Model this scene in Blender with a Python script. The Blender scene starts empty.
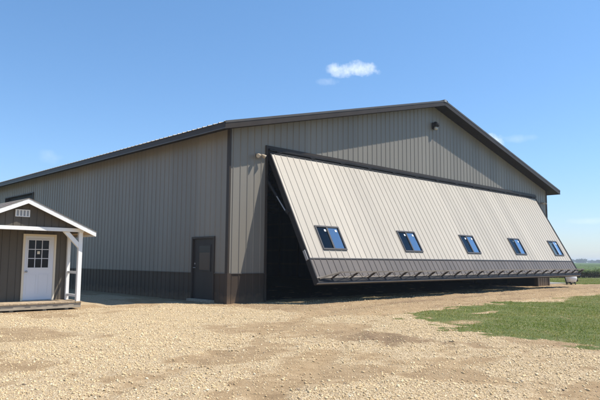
import bpy, math, random
import numpy as np
from mathutils import Vector, Matrix
random.seed(7); RNG = np.random.default_rng(11)
scn = bpy.context.scene
col = scn.collection
SUN = Vector((1.08, -1.0, 2.45)).normalized()      # towards the sun
W, L, HE, HR = 24.38, 36.6, 5.762, 8.80           # hangar width, length, wall height, underside of ridge
SL = .249                                          # roof slope
ZW = .936                                          # wainscot height
OX0, OX1, HD = 1.609, 22.777, 5.342                # door opening
# ------------------------------------------------------------------ materials
M = {}
def newmat(name):
    m = bpy.data.materials.new(name); m.use_nodes = True
    nt = m.node_tree; nt.nodes.clear()
    out = nt.nodes.new('ShaderNodeOutputMaterial')
    b = nt.nodes.new('ShaderNodeBsdfPrincipled')
    nt.links.new(b.outputs[0], out.inputs[0])
    M[name] = m
    return m, nt, b
def N(nt, t, **kw):
    n = nt.nodes.new('ShaderNode' + t)
    for k, v in kw.items():
        if k in n.inputs: n.inputs[k].default_value = v
        else: setattr(n, k, v)
    return n
def ramp(nt, fac, stops):
    r = nt.nodes.new('ShaderNodeValToRGB'); e = r.color_ramp.elements
    while len(e) < len(stops): e.new(.5)
    for i, (p, c) in enumerate(stops):
        e[i].position = p; e[i].color = (*c, 1) if len(c) == 3 else c
    nt.links.new(fac, r.inputs[0]); return r.outputs[0]
def mix(nt, fac, a, b, mode='MIX'):
    n = nt.nodes.new('ShaderNodeMix'); n.data_type = 'RGBA'; n.blend_type = mode
    for i, v in ((0, fac), (6, a), (7, b)):
        if hasattr(v, 'is_output') or hasattr(v, 'links'): nt.links.new(v, n.inputs[i])
        elif isinstance(v, (int, float)): n.inputs[i].default_value = v
        else: n.inputs[i].default_value = (*v, 1)
    return n.outputs[2]
def math_(nt, op, a, b=0., clamp=False):
    n = nt.nodes.new('ShaderNodeMath'); n.operation = op; n.use_clamp = clamp
    for i, v in ((0, a), (1, b)):
        if isinstance(v, (int, float)): n.inputs[i].default_value = v
        else: nt.links.new(v, n.inputs[i])
    return n.outputs[0]
def bump(nt, b, h, strength=.3, dist=.01):
    n = nt.nodes.new('ShaderNodeBump'); n.inputs['Strength'].default_value = strength
    n.inputs['Distance'].default_value = dist
    nt.links.new(h, n.inputs['Height']); nt.links.new(n.outputs[0], b.inputs['Normal'])
def coord(nt, scale=(1, 1, 1)):
    g = nt.nodes.new('ShaderNodeNewGeometry'); mp = nt.nodes.new('ShaderNodeMapping')
    mp.inputs['Scale'].default_value = scale
    nt.links.new(g.outputs['Position'], mp.inputs[0]); return mp.outputs[0]
def noise(nt, vec, scale, detail=4, rough=.55):
    n = nt.nodes.new('ShaderNodeTexNoise'); n.inputs['Scale'].default_value = scale
    n.inputs['Detail'].default_value = detail; n.inputs['Roughness'].default_value = rough
    nt.links.new(vec, n.inputs['Vector']); return n.outputs['Fac']

def paint(name, c, rough=.5, var=.10, metal=0., spec=.28, dirt=None, bmp=.0, streak=(1, 1, .15), scale=1.6):
    m, nt, b = newmat(name)
    v = coord(nt, streak)
    n1 = noise(nt, v, scale, 5)
    lo = tuple(x * (1 - var) for x in c); hi = tuple(min(1, x * (1 + var)) for x in c)
    cc = ramp(nt, n1, [(.3, lo), (.7, hi)])
    if 'cladding' in name or 'wainscot' in name:      # each sheet of metal a hair different
        g = nt.nodes.new('ShaderNodeNewGeometry'); s = nt.nodes.new('ShaderNodeSeparateXYZ'); nt.links.new(g.outputs['Position'], s.inputs[0])
        q = math_(nt, 'FLOOR', math_(nt, 'DIVIDE', math_(nt, 'ADD', s.outputs[0], s.outputs[1] if 'door' not in name else 0.), .9144))
        wn = nt.nodes.new('ShaderNodeTexWhiteNoise'); wn.noise_dimensions = '1D'; nt.links.new(q, wn.inputs['W'])
        cc = mix(nt, math_(nt, 'MULTIPLY', wn.outputs['Value'], .13), cc, (.02, .02, .02))
    if dirt:                                        # mud splash near the ground
        g = nt.nodes.new('ShaderNodeNewGeometry'); s = nt.nodes.new('ShaderNodeSeparateXYZ')
        nt.links.new(g.outputs['Position'], s.inputs[0])
        n2 = noise(nt, coord(nt), 5., 5)
        a = math_(nt, 'SUBTRACT', math_(nt, 'MULTIPLY', n2, .9), math_(nt, 'MULTIPLY', s.outputs[2], 1.6))
        a = math_(nt, 'MULTIPLY', a, 1.6, True)
        cc = mix(nt, a, cc, dirt)
    nt.links.new(cc, b.inputs['Base Color'])
    n3 = noise(nt, coord(nt), 7., 3)
    nt.links.new(math_(nt, 'ADD', math_(nt, 'MULTIPLY', n3, .2), rough - .1), b.inputs['Roughness'])
    b.inputs['Metallic'].default_value = metal
    b.inputs['Specular IOR Level'].default_value = spec if max(c) > .07 else .10
    if bmp: bump(nt, b, noise(nt, coord(nt, (1, 1, .5)), 2.2, 2), bmp, .02)
    return m
MUD = (.16, .11, .07)
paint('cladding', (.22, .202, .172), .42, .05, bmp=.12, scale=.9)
paint('door_cladding', (.455, .405, .335), .42, .035, bmp=.10, scale=.9)  # same sheet as the walls; stronger sunlight on the door put into its colour
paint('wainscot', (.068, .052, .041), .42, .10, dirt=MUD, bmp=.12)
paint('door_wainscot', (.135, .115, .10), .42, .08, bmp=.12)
paint('trim', (.052, .043, .037), .38, .12)
paint('trim_edge', (.085, .078, .072), .38, .12)
paint('roof_metal', (.075, .07, .065), .45, .1, metal=.2, spec=.4)
paint('soffit', (.022, .018, .015), .6, .15)
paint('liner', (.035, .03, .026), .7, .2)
paint('steel_dark', (.028, .027, .028), .45, .2)
paint('steel_galv', (.33, .33, .33), .45, .15, metal=.3)
paint('strut_steel', (.055, .042, .032), .5, .2)
paint('truss_steel', (.20, .17, .14), .5, .2)
paint('side_door', (.042, .037, .035), .4, .1)
paint('garage_door', (.010, .009, .009), .5, .1)
paint('window_frame', (.075, .07, .068), .4, .1)
paint('screen_unused', (.035, .045, .047), .35, .1)
paint('beige_plastic', (.42, .34, .24), .5, .1)
paint('lamp_lens', (.45, .43, .38), .15, .05)
paint('white_paint', (.80, .79, .76), .45, .05)
paint('white_door', (.66, .67, .70), .4, .04)
paint('cream_paint', (.70, .62, .48), .5, .06)
paint('shed_siding', (.105, .091, .072), .75, .16, dirt=MUD)
paint('sticker', (.85, .87, .9), .4, .02)
paint('tank_white', (.82, .82, .80), .35, .05)
paint('black_rubber', (.02, .02, .02), .6, .2)
paint('red_brown', (.25, .09, .06), .5, .2)
paint('raw_wood', (.36, .27, .17), .75, .25, streak=(6, .5, 3), scale=3)
paint('weathered_wood', (.34, .29, .22), .8, .25, streak=(1, 6, 6), scale=3)
paint('deck_wood', (.42, .32, .21), .75, .28, streak=(7, .8, 2), scale=3)
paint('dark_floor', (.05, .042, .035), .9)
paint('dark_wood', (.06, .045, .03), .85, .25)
paint('concrete', (.27, .26, .24), .85, .15, streak=(1, 1, 1), scale=3)
paint('bark', (.08, .06, .045), .9, .3)
def shingle():
    m, nt, b = newmat('shingle')
    v = coord(nt, (3.2, 3.2, 3.2))
    vo = nt.nodes.new('ShaderNodeTexVoronoi'); vo.inputs['Scale'].default_value = 1.6
    nt.links.new(v, vo.inputs['Vector'])
    c = mix(nt, .35, (.21, .18, .15), vo.outputs['Color'], 'MULTIPLY')
    c = mix(nt, noise(nt, coord(nt), 40., 3), c, (.25, .215, .18))
    nt.links.new(c, b.inputs['Base Color']); b.inputs['Roughness'].default_value = .95
shingle()
def glass(name, tint, base):
    m = bpy.data.materials.new(name); m.use_nodes = True; nt = m.node_tree; nt.nodes.clear(); M[name] = m
    out = nt.nodes.new('ShaderNodeOutputMaterial')
    tr = nt.nodes.new('ShaderNodeBsdfTransparent'); tr.inputs[0].default_value = (*tint, 1)
    gl = nt.nodes.new('ShaderNodeBsdfGlossy'); gl.inputs['Roughness'].default_value = .03
    gl.inputs['Color'].default_value = (.85, .93, 1, 1) if base > .04 else (.25, .3, .32, 1)
    fr = nt.nodes.new('ShaderNodeLayerWeight'); fr.inputs[0].default_value = .5
    f = math_(nt, 'ADD', math_(nt, 'MULTIPLY', math_(nt, 'POWER', fr.outputs['Facing'], 3.), .9), base, True)
    mx = nt.nodes.new('ShaderNodeMixShader')
    nt.links.new(f, mx.inputs[0]); nt.links.new(tr.outputs[0], mx.inputs[1]); nt.links.new(gl.outputs[0], mx.inputs[2])
    nt.links.new(mx.outputs[0], out.inputs[0])
glass('glass_blue', (.80, .84, .84), .40)
glass('glass_behind_screen', (.86, .90, .90), .05)
glass('glass_screen', (.45, .52, .54), .02)
def darkglass():
    m, nt, b = newmat('dark_glass'); b.inputs['Base Color'].default_value = (.012, .013, .018, 1)
    b.inputs['Roughness'].default_value = .08; b.inputs['Specular IOR Level'].default_value = .18
    m, nt, b = newmat('glass_brown_reflection'); b.inputs['Base Color'].default_value = (.075, .058, .05, 1)  # brown base colour stands in for the reflection in the lower pane
    b.inputs['Roughness'].default_value = .2; b.inputs['Specular IOR Level'].default_value = .15
darkglass()
def tinted(name, stops, rough=.8, attr='tint', trans=0.):
    m, nt, b = newmat(name)
    a = nt.nodes.new('ShaderNodeAttribute'); a.attribute_name = attr
    nt.links.new(ramp(nt, a.outputs['Fac'], stops), b.inputs['Base Color'])
    b.inputs['Roughness'].default_value = rough
    b.inputs['Specular IOR Level'].default_value = .25
    if trans:
        t = nt.nodes.new('ShaderNodeBsdfTranslucent'); out = [n for n in nt.nodes if n.type == 'OUTPUT_MATERIAL'][0]
        nt.links.new(b.inputs['Base Color'].links[0].from_socket, t.inputs[0])
        mx = nt.nodes.new('ShaderNodeMixShader'); mx.inputs[0].default_value = trans
        nt.links.new(b.outputs[0], mx.inputs[1]); nt.links.new(t.outputs[0], mx.inputs[2]); nt.links.new(mx.outputs[0], out.inputs[0])
tinted('stone', [(0, (.40, .285, .155)), (.35, (.58, .43, .24)), (.75, (.70, .54, .325)), (.95, (.80, .67, .46)), (1, (.33, .25, .17))], .85)
tinted('grass_blade', [(0, (.125, .18, .02)), (.34, (.21, .26, .034)), (.58, (.31, .30, .075)), (1, (.52, .42, .18))], .6, trans=.35)
tinted('crop_leaf', [(0, (.085, .06, .04)), (.28, (.075, .06, .035)), (.45, (.09, .13, .035)), (1, (.17, .24, .06))], .6, trans=.3)
tinted('tree_leaf', [(0, (.025, .045, .018)), (1, (.07, .10, .035))], .7, trans=.2)

# ------------------------------------------------------------------ object helpers
def tag(o, label=None, cat=None, group=None, kind=None):
    if label: o['label'] = label
    if cat: o['category'] = cat
    if group: o['group'] = group
    if kind: o['kind'] = kind
    return o
def empty(name, loc, label, cat, group=None):
    o = bpy.data.objects.new(name, None); o.location = loc; col.objects.link(o)
    o.empty_display_size = .3
    return tag(o, label, cat, group)
ORIG = {}
class MB:
    def __init__(s): s.v = []; s.f = []; s.m = []; s.cur = 0
    def poly(s, pts, mi=None):
        n = len(s.v); s.v += [tuple(p) for p in pts]; s.f.append(tuple(range(n, n + len(pts)))); s.m.append(s.cur if mi is None else mi)
    def hexa(s, c, mi=None):                        # 8 corners: bottom ring, top ring
        n = len(s.v); s.v += [tuple(p) for p in c]; k = s.cur if mi is None else mi
        for q in ((0, 3, 2, 1), (4, 5, 6, 7), (0, 1, 5, 4), (1, 2, 6, 5), (2, 3, 7, 6), (3, 0, 4, 7)):
            s.f.append(tuple(n + i for i in q)); s.m.append(k)
        return s
    def box(s, a, b, mi=None, tf=None):
        x0, y0, z0 = a; x1, y1, z1 = b
        c = [(x0, y0, z0), (x1, y0, z0), (x1, y1, z0), (x0, y1, z0), (x0, y0, z1), (x1, y0, z1), (x1, y1, z1), (x0, y1, z1)]
        if tf: c = [tf(*p) for p in c]
        return s.hexa(c, mi)
    def bar(s, a, b, w, h=None, up=(0, 0, 1), mi=None):
        a, b = Vector(a), Vector(b); h = h or w; d = (b - a).normalized(); up = Vector(up)
        if abs(d.dot(up)) > .98: up = Vector((0, 1, 0))
        r = d.cross(up).normalized() * w / 2; u = r.cross(d).normalized() * h / 2
        return s.hexa([a - r - u, a + r - u, b + r - u, b - r - u, a - r + u, a + r + u, b + r + u, b - r + u], mi)
    def tube(s, pts, rad, seg=10, mi=None, caps=True):
        pts = [Vector(p) for p in pts]; k = s.cur if mi is None else mi
        rad = rad if isinstance(rad, (list, tuple)) else [rad] * len(pts); rings = []
        for i, p in enumerate(pts):
            d = (pts[min(i + 1, len(pts) - 1)] - pts[max(i - 1, 0)]).normalized()
            up = Vector((0, 0, 1)) if abs(d.z) < .95 else Vector((0, 1, 0))
            r = d.cross(up).normalized(); u = r.cross(d)
            n = len(s.v)
            for j in range(seg):
                t = 2 * math.pi * j / seg; s.v.append(tuple(p + (r * math.cos(t) + u * math.sin(t)) * rad[i]))
            rings.append(n)
        for a, b in zip(rings, rings[1:]):
            for j in range(seg): s.f.append((a + j, a + (j + 1) % seg, b + (j + 1) % seg, b + j)); s.m.append(k)
        if caps:
            s.f.append(tuple(rings[0] + j for j in reversed(range(seg)))); s.m.append(k)
            s.f.append(tuple(rings[-1] + j for j in range(seg))); s.m.append(k)
        return s
    def build(s, name, mats, parent=None, root=None, smooth=False, bevel=0.):
        if isinstance(mats, str): mats = [mats]
        o0 = Vector((0, 0, 0))
        if parent is not None: o0 = ORIG.get(parent.name, Vector(parent.location))
        me = bpy.data.meshes.new(name)
        me.from_pydata([tuple(Vector(p) - o0) for p in s.v], [], s.f)
        for m in mats: me.materials.append(M[m])
        me.polygons.foreach_set('material_index', s.m)
        if smooth: me.polygons.foreach_set('use_smooth', [True] * len(s.f))
        me.update()
        o = bpy.data.objects.new(name, me); col.objects.link(o)
        if parent is not None: o.parent = parent
        ORIG[o.name] = o0
        if bevel:
            md = o.modifiers.new('bevel', 'BEVEL'); md.width = bevel; md.segments = 2; md.limit_method = 'ANGLE'
        return o
def ribbed(mb, tf, x0, x1, spans, pitch=.3048, h=.018, bw=.05, tw=.02, extra=(), phase=.15, mi=None):
    """vertical cladding with raised ribs; tf(x, s, n); spans(x)-> list of (lo, hi)"""
    bps = {round(x0, 5), round(x1, 5)}; k = 0
    def hh(x):
        d = abs(((x - x0 - phase) + pitch / 2) % pitch - pitch / 2)
        return h if d <= tw / 2 + 1e-6 else (0 if d >= bw / 2 - 1e-6 else h * (bw / 2 - d) / (bw / 2 - tw / 2))
    c = x0 + phase
    while c - bw < x1:
        for d in (-bw / 2, -tw / 2, tw / 2, bw / 2):
            if x0 < c + d < x1: bps.add(round(c + d, 5))
        c += pitch
    for e in extra:
        if x0 < e < x1: bps.add(round(e, 5))
    bps = sorted(bps)
    for a, b in zip(bps, bps[1:]):
        if b - a < 1e-4: continue
        m = (a + b) / 2
        A = spans(a + 1e-4, m); B = spans(b - 1e-4, m)
        for (l0, h0), (l1, h1) in zip(A, B):
            if h0 - l0 < 1e-4 and h1 - l1 < 1e-4: continue
            mb.poly([tf(a, l0, hh(a)), tf(b, l1, hh(b)), tf(b, h1, hh(b)), tf(a, h0, hh(a))], mi)

# ------------------------------------------------------------------ numpy noise and ground
def vnoise(x, y, sc, seed=0):
    x = np.asarray(x, float) * sc + seed * 17.3; y = np.asarray(y, float) * sc + seed * 5.7
    xi = np.floor(x); yi = np.floor(y); fx = x - xi; fy = y - yi
    fx = fx * fx * (3 - 2 * fx); fy = fy * fy * (3 - 2 * fy)
    def hsh(a, b):
        t = np.sin(a * 127.1 + b * 311.7 + seed * 74.7) * 43758.5453; return t - np.floor(t)
    return (hsh(xi, yi) * (1 - fx) + hsh(xi + 1, yi) * fx) * (1 - fy) + (hsh(xi, yi + 1) * (1 - fx) + hsh(xi + 1, yi + 1) * fx) * fy
def fbm(x, y, sc, oc=4, seed=0):
    r = 0; a = .5; t = 0
    for i in range(oc): r = r + a * vnoise(x, y, sc * 2 ** i, seed + i); t += a; a *= .5
    return r / t
def sm(a, b, x): t = np.clip((x - a) / (b - a), 0, 1); return t * t * (3 - 2 * t)
def segdist(x, y, P):
    d = np.full(np.shape(x), 1e9)
    for (ax, ay), (bx, by) in zip(P, P[1:]):
        dx, dy = bx - ax, by - ay; t = np.clip(((x - ax) * dx + (y - ay) * dy) / (dx * dx + dy * dy), 0, 1)
        d = np.minimum(d, np.hypot(x - ax - t * dx, y - ay - t * dy))
    return d
def inside(x, y, P):
    c = np.zeros(np.shape(x), bool); n = len(P)
    for i in range(n):
        ax, ay = P[i]; bx, by = P[(i + 1) % n]
        if ay == by: continue
        c ^= ((ay > y) != (by > y)) & (x < (bx - ax) * (y - ay) / (by - ay) + ax)
    return c
def sdist(x, y, P):
    d = segdist(x, y, P + [P[0]]); return np.where(inside(x, y, P), d, -d)
LAWN = [(.15, -6.65), (1.1, -6.0), (2.35, -5.85), (5.25, -5.6), (7.2, -5.7), (9.5, -6.4), (12.7, -5.75), (17.4, -5.4), (24, -8.2), (32, -12.5), (60, -28), (90, -80), (0, -80),
        (-2.5, -30), (-2.0, -16), (-1.5, -12), (-1.4, -11.4), (-1.15, -10.7), (-1.25, -9.9), (-.85, -8.9), (-.35, -7.8), (0, -7.1)]
LAWN2 = [(27.6, .4), (28.4, -.4), (29.6, -1.2), (38, -6), (70, -24), (400, -200), (900, 0), (900, 900), (-900, 900), (-900, 60), (-30, 45), (-12, 20), (-8.5, 12), (-4, 12), (-1, 30), (-1, 38), (26, 38), (26.3, 12), (28, 3)]
TR = [(30, -4.0), (20, -3.9), (10, -4.2), (4, -4.4), (0, -5.2), (-3.5, -7.2), (-7, -9.6), (-14, -13), (-30, -20)]
def near(x, y): return np.exp(-((np.hypot(x - 2, y + 6)) / 40.) ** 2)
def terrain(x, y):
    x = np.asarray(x, float); y = np.asarray(y, float)
    z = (fbm(x, y, .28, 3, 1) - .5) * .10 + (fbm(x, y, 1.7, 3, 5) - .5) * .035
    z = z * near(x, y)
    # slight rise in front of the door sill, level at the buildings
    z += .04 * np.exp(-((y + 2.6) / 1.3) ** 2) * sm(-.5, .8, x) * (1 - sm(21, 25, x))
    d = segdist(x, y, TR)
    z -= .022 * np.exp(-((d - .85) / .22) ** 2) * near(x, y)
    dx = np.maximum(np.maximum(-.1 - x, x - W - .1), 0); dy = np.maximum(np.maximum(-.05 - y, y - L), 0)
    k = np.exp(-(np.hypot(dx, dy) / .9) ** 2); z = z * (1 - k) - .035 * k
    dx = np.maximum(np.maximum(-8. - x, x + 4.5), 0); dy = np.maximum(np.maximum(.8 - y, y - 5.8), 0)
    k = np.exp(-(np.hypot(dx, dy) / .8) ** 2); z = z * (1 - k) - .005 * k
    z += np.exp(-((d - .85) / .2) ** 2) * near(x, y) * .014 * np.sin((x * 1.2 + y) * 2 * math.pi / .33)
    lane = sm(-6.2, -4.7, y) * sm(-1.5, .6, x) * (1 - sm(24, 30, x))
    z += lane * (fbm(x, y, 3.4, 3, 15) - .5) * .055
    z += (fbm(x, y, 3.2, 2, 17) - .5) * .022 * near(x, y)
    r = np.exp(-(((x + 2.9) / 1.1) ** 2 + ((y + 8.8) / 1.3) ** 2))           # churned clods
    z += r * (fbm(x, y, 4.5, 3, 9) - .45) * .14
    return z
def grassmask(x, y):
    a = sdist(x, y, LAWN); b = sdist(x, y, LAWN2)
    n = (fbm(x, y, .9, 4, 21) - .5)
    g1 = sm(-.25, .6, a + n * 1.5 + (fbm(x, y, 3.5, 3, 27) - .5) * 1.1); g2 = sm(-.4, .9, b + n * 2.2)
    bare = np.exp(-(((x - .75) / .95) ** 2 + ((y + 8.15) / .6) ** 2)) * .6 + np.exp(-(((x - 3.2) / 1.2) ** 2 + ((y + 7.3) / .18) ** 2)) * .5
    thin = sm(.52, .78, fbm(x, y, .55, 4, 33)) * .4 * (1 - sm(0, 6, a - 3) * .6)
    g1 = g1 * (1 - np.clip(bare + thin, 0, 1))
    return np.clip(np.maximum(g1, g2), 0, 1)
def gravelmask(x, y):
    n = fbm(x, y, .42, 4, 41)
    g = .62 + (n - .5) * 1.9 + (fbm(x, y, 1.6, 3, 44) - .5) * .8
    lane = sm(-5.9, -4.7, y + (n - .5) * 1.5) * sm(-1.2, .6, x + (n - .5) * 1.6)          # bare clay apron before the door
    g -= lane * 1.1
    g += .45 * np.exp(-(segdist(x, y, [(-1, -2.4), (-4.6, -3.4), (-6.5, -6.5), (-8, -9.5)]) / 1.5) ** 2)
    g += .65 * np.exp(-(segdist(x, y, [(.3, -7.4), (-1.5, -9), (-2.3, -11.5), (-3, -13.5)]) / .7) ** 2)
    g += .35 * np.exp(-(segdist(x, y, [(-4.2, -11.6), (-7.5, -12.5)]) / 1.0) ** 2)
    g -= .8 * np.exp(-(((x + 2.9) / .9) ** 2 + ((y + 8.8) / 1.2) ** 2))
    g -= .30 * np.exp(-(segdist(x, y, [(-1.2, -4.6), (-3.2, -6.6), (-5.6, -8.4), (-8, -10.5)]) / .9) ** 2)
    g -= .55 * sm(.52, .70, fbm(x * .7 + y * .35, y * 1.1 - x * .3, .8, 5, 67))
    d = segdist(x, y, TR); g -= .25 * np.exp(-((d - .85) / .25) ** 2)
    k = (x > -.5) & (x < W + .3) & (y > -.4) & (y < L); g = np.where(k, 0, g)
    return np.clip(g, 0, 1) * (1 - sm(.2, .6, grassmask(x, y)))
def axis(lo, hi, step, far):
    a = list(np.arange(lo, hi + 1e-6, step)); s = step; p = hi; r = []
    while p < far: s *= 1.25; p += s; r.append(p)
    s = step; p = lo; l = []
    while p > -far: s *= 1.25; p -= s; l.append(p)
    return np.array(l[::-1] + a + r)
def attr(me, name, vals):
    a = me.attributes.new(name, 'FLOAT', 'POINT'); a.data.foreach_set('value', np.asarray(vals, np.float32))
def make_ground():
    xs = axis(-14, 30, .075, 3500.); ys = axis(-16, 3, .075, 3500.)
    X, Y = np.meshgrid(xs, ys); Z = terrain(X, Y)
    nx, ny = len(xs), len(ys); n = nx * ny
    me = bpy.data.meshes.new('ground')
    co = np.stack([X.ravel(), Y.ravel(), Z.ravel()], 1).astype(np.float32)
    i = np.arange((nx - 1) * (ny - 1)); r = i // (nx - 1); c = i % (nx - 1); a = r * nx + c
    q = np.stack([a, a + 1, a + nx + 1, a + nx], 1).astype(np.int32)
    me.vertices.add(n); me.vertices.foreach_set('co', co.ravel())
    me.loops.add(q.size); me.loops.foreach_set('vertex_index', q.ravel())
    me.polygons.add(len(q)); me.polygons.foreach_set('loop_start', np.arange(0, q.size, 4, dtype=np.int32))
    me.polygons.foreach_set('use_smooth', np.ones(len(q), bool))
    me.update(calc_edges=True)
    attr(me, 'grass', grassmask(X, Y).ravel()); attr(me, 'gravel', gravelmask(X, Y).ravel())
    cl = np.exp(-(((X + 2.9) / 1.0) ** 2 + ((Y + 8.8) / 1.25) ** 2)) + .5 * np.exp(-(((X - 16) / 7) ** 2 + ((Y + 3.2) / .7) ** 2)) * (vnoise(X, Y, 1.5, 3) > .5)
    dd = segdist(X, Y, TR); cl = cl + .45 * np.exp(-((dd - .85) / .24) ** 2) * sm(.42, .62, fbm(X, Y, .6, 4, 61)) * sm(-3, 1, X)
    dd = segdist(X, Y, [(30, -2.6), (14, -2.3), (5, -2.6), (0, -3.6), (-3, -6.2), (-6, -8.0)]); cl = cl + .40 * np.exp(-((dd - .8) / .2) ** 2) * sm(.40, .6, fbm(X, Y, .7, 4, 62)) * sm(-4, 0, X)
    cl = cl + .24 * sm(.56, .70, fbm(X * .7 + Y * .35, Y * 1.1 - X * .3, .8, 5, 67)) * near(X, Y)
    cl = cl + .40 * sm(-5.6, -4.6, Y + (fbm(X, Y, .9, 4, 63) - .5) * 2) * sm(-1.3, .5, X) * (fbm(X, Y, 1.1, 4, 65) + .2)
    attr(me, 'clay', np.clip(cl, 0, 1).ravel())
    m, nt, b = newmat('ground_mix')
    P = coord(nt)
    def at(nm):
        k = nt.nodes.new('ShaderNodeAttribute'); k.attribute_name = nm; return k.outputs['Fac']
    nbig = noise(nt, P, .35, 5); nmid = noise(nt, P, 3., 6, .65); nfine = noise(nt, P, 38., 5, .7)
    dirt = ramp(nt, nmid, [(.25, (.27, .18, .098)), (.45, (.40, .28, .155)), (.62, (.49, .355, .205)), (.8, (.57, .43, .265))])
    dirt = mix(nt, math_(nt, 'MULTIPLY', nfine, .55), dirt, (.30, .205, .12))
    dirt = mix(nt, math_(nt, 'MULTIPLY', at('clay'), .75, True), dirt, (.20, .135, .085))
    vo = nt.nodes.new('ShaderNodeTexVoronoi'); vo.inputs['Scale'].default_value = 48.; nt.links.new(P, vo.inputs['Vector'])
    vs = nt.nodes.new('ShaderNodeSeparateColor'); nt.links.new(vo.outputs['Color'], vs.inputs[0])
    stone = ramp(nt, vs.outputs[0], [(.0, (.43, .31, .18)), (.3, (.57, .43, .26)), (.7, (.68, .535, .34)), (1, (.76, .65, .46))])
    edge = ramp(nt, vo.outputs['Distance'], [(.35, (0, 0, 0)), (.75, (1, 1, 1))])
    stone = mix(nt, edge, stone, (.39, .285, .17))
    gm = math_(nt, 'ADD', at('gravel'), math_(nt, 'MULTIPLY', math_(nt, 'SUBTRACT', nmid, .5), .9))
    gm = ramp(nt, gm, [(.36, (0, 0, 0)), (.58, (1, 1, 1))])
    c = mix(nt, gm, dirt, stone)
    gg = ramp(nt, noise(nt, P, 1.3, 6, .7), [(.3, (.10, .135, .042)), (.52, (.16, .185, .065)), (.75, (.31, .26, .14))])
    gg = mix(nt, math_(nt, 'MULTIPLY', noise(nt, P, 60., 3), .5), gg, (.05, .06, .02))
    gk = math_(nt, 'ADD', at('grass'), math_(nt, 'MULTIPLY', math_(nt, 'SUBTRACT', noise(nt, P, 6., 5, .7), .5), .9))
    gk = ramp(nt, gk, [(.42, (0, 0, 0)), (.62, (1, 1, 1))])
    c = mix(nt, gk, c, gg)
    nt.links.new(c, b.inputs['Base Color']); b.inputs['Roughness'].default_value = .95
    b.inputs['Specular IOR Level'].default_value = .15
    hgt = math_(nt, 'ADD', math_(nt, 'MULTIPLY', nfine, .5), math_(nt, 'MULTIPLY', gm, math_(nt, 'SUBTRACT', 1., vo.outputs['Distance'])))
    hgt = math_(nt, 'ADD', hgt, math_(nt, 'MULTIPLY', noise(nt, P, 9., 6, .8), 2.6))
    bump(nt, b, hgt, .8, .022)
    me.materials.append(m)
    o = bpy.data.objects.new('ground', me); col.objects.link(o); tag(o, kind='structure')
make_ground()
CAM = np.array([-11.712, -15.583]); FWD = np.array([.6926, .7213])
def visible(x, y, margin=3.):
    dx = x - CAM[0]; dy = y - CAM[1]; f = dx * FWD[0] + dy * FWD[1]; r = dx * FWD[1] - dy * FWD[0]
    return (f > 3) & (np.abs(r) < f * .54 + margin)
def soup(name, co, faces, tint, mat, nper, label, cat):
    """co (n,3) verts, faces (m,k) int"""
    me = bpy.data.meshes.new(name); k = faces.shape[1]
    me.vertices.add(len(co)); me.vertices.foreach_set('co', co.astype(np.float32).ravel())
    me.loops.add(faces.size); me.loops.foreach_set('vertex_index', faces.astype(np.int32).ravel())
    me.polygons.add(len(faces)); me.polygons.foreach_set('loop_start', np.arange(0, faces.size, k, dtype=np.int32))
    me.update(calc_edges=True); attr(me, 'tint', tint); me.materials.append(M[mat])
    o = bpy.data.objects.new(name, me); col.objects.link(o); tag(o, label, cat, kind='stuff'); return o
def stones():
    n = 1400000
    # sample more densely close to where people stand
    x = RNG.uniform(-13, 24, n); y = RNG.uniform(-16, 1.2, n)
    f = (x - CAM[0]) * FWD[0] + (y - CAM[1]) * FWD[1]
    keep = visible(x, y, 3.) & (RNG.random(n) < np.clip(9.5 / np.maximum(f, 1), 0, 1) ** 1.1)
    x, y, f = x[keep], y[keep], f[keep]
    g = gravelmask(x, y) + (fbm(x, y, 3., 3, 71) - .5) * .7
    keep = RNG.random(len(x)) < np.clip(sm(.05, 1.05, g), .24 * (.4 + vnoise(x, y, 2.2, 77)), 1) * .9
    keep &= ~((x < -4.45) & (x > -8.2) & (y > .68)) & (grassmask(x, y) < .5) & ~((x > 0) & (y > -.3))
    x, y, f = x[keep], y[keep], f[keep]; n = len(x)
    print('stones', n)
    base = np.array([(1, 0, 0), (0, 1, 0), (-1, 0, 0), (0, -1, 0), (.1, 0, 1), (0, .1, -1)], float)
    tri = np.array([(0, 1, 4), (1, 2, 4), (2, 3, 4), (3, 0, 4), (1, 0, 5), (2, 1, 5), (3, 2, 5), (0, 3, 5)])
    s = np.clip(RNG.lognormal(math.log(.0060), .48, n), .003, .023) * (1 + .014 * f)
    v = base[None] * (1 + RNG.uniform(-.35, .35, (n, 6, 3))) + RNG.uniform(-.22, .22, (n, 6, 3))
    v[:, :, 2] *= RNG.uniform(.5, .95, (n, 1)); v[:, :, 0] *= RNG.uniform(.8, 1.5, (n, 1))
    t = RNG.uniform(0, 6.283, n)[:, None]; c, q = np.cos(t), np.sin(t)
    vx = v[:, :, 0] * c - v[:, :, 1] * q; vy = v[:, :, 0] * q + v[:, :, 1] * c
    tilt = RNG.uniform(-.4, .4, (n, 1)); vz = v[:, :, 2] + vx * tilt
    co = np.stack([x[:, None] + vx * s[:, None], y[:, None] + vy * s[:, None], (terrain(x, y) + s * .12)[:, None] + vz * s[:, None]], 2).reshape(-1, 3)
    fc = (np.arange(n)[:, None, None] * 6 + tri[None]).reshape(-1, 3)
    tint = np.repeat(np.clip(RNG.normal(.50, .27, n), 0, 1), 6)
    soup('gravel', co, fc, tint, 'stone', 6, 'loose tan limestone gravel spread over the yard', 'gravel')
stones()
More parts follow.
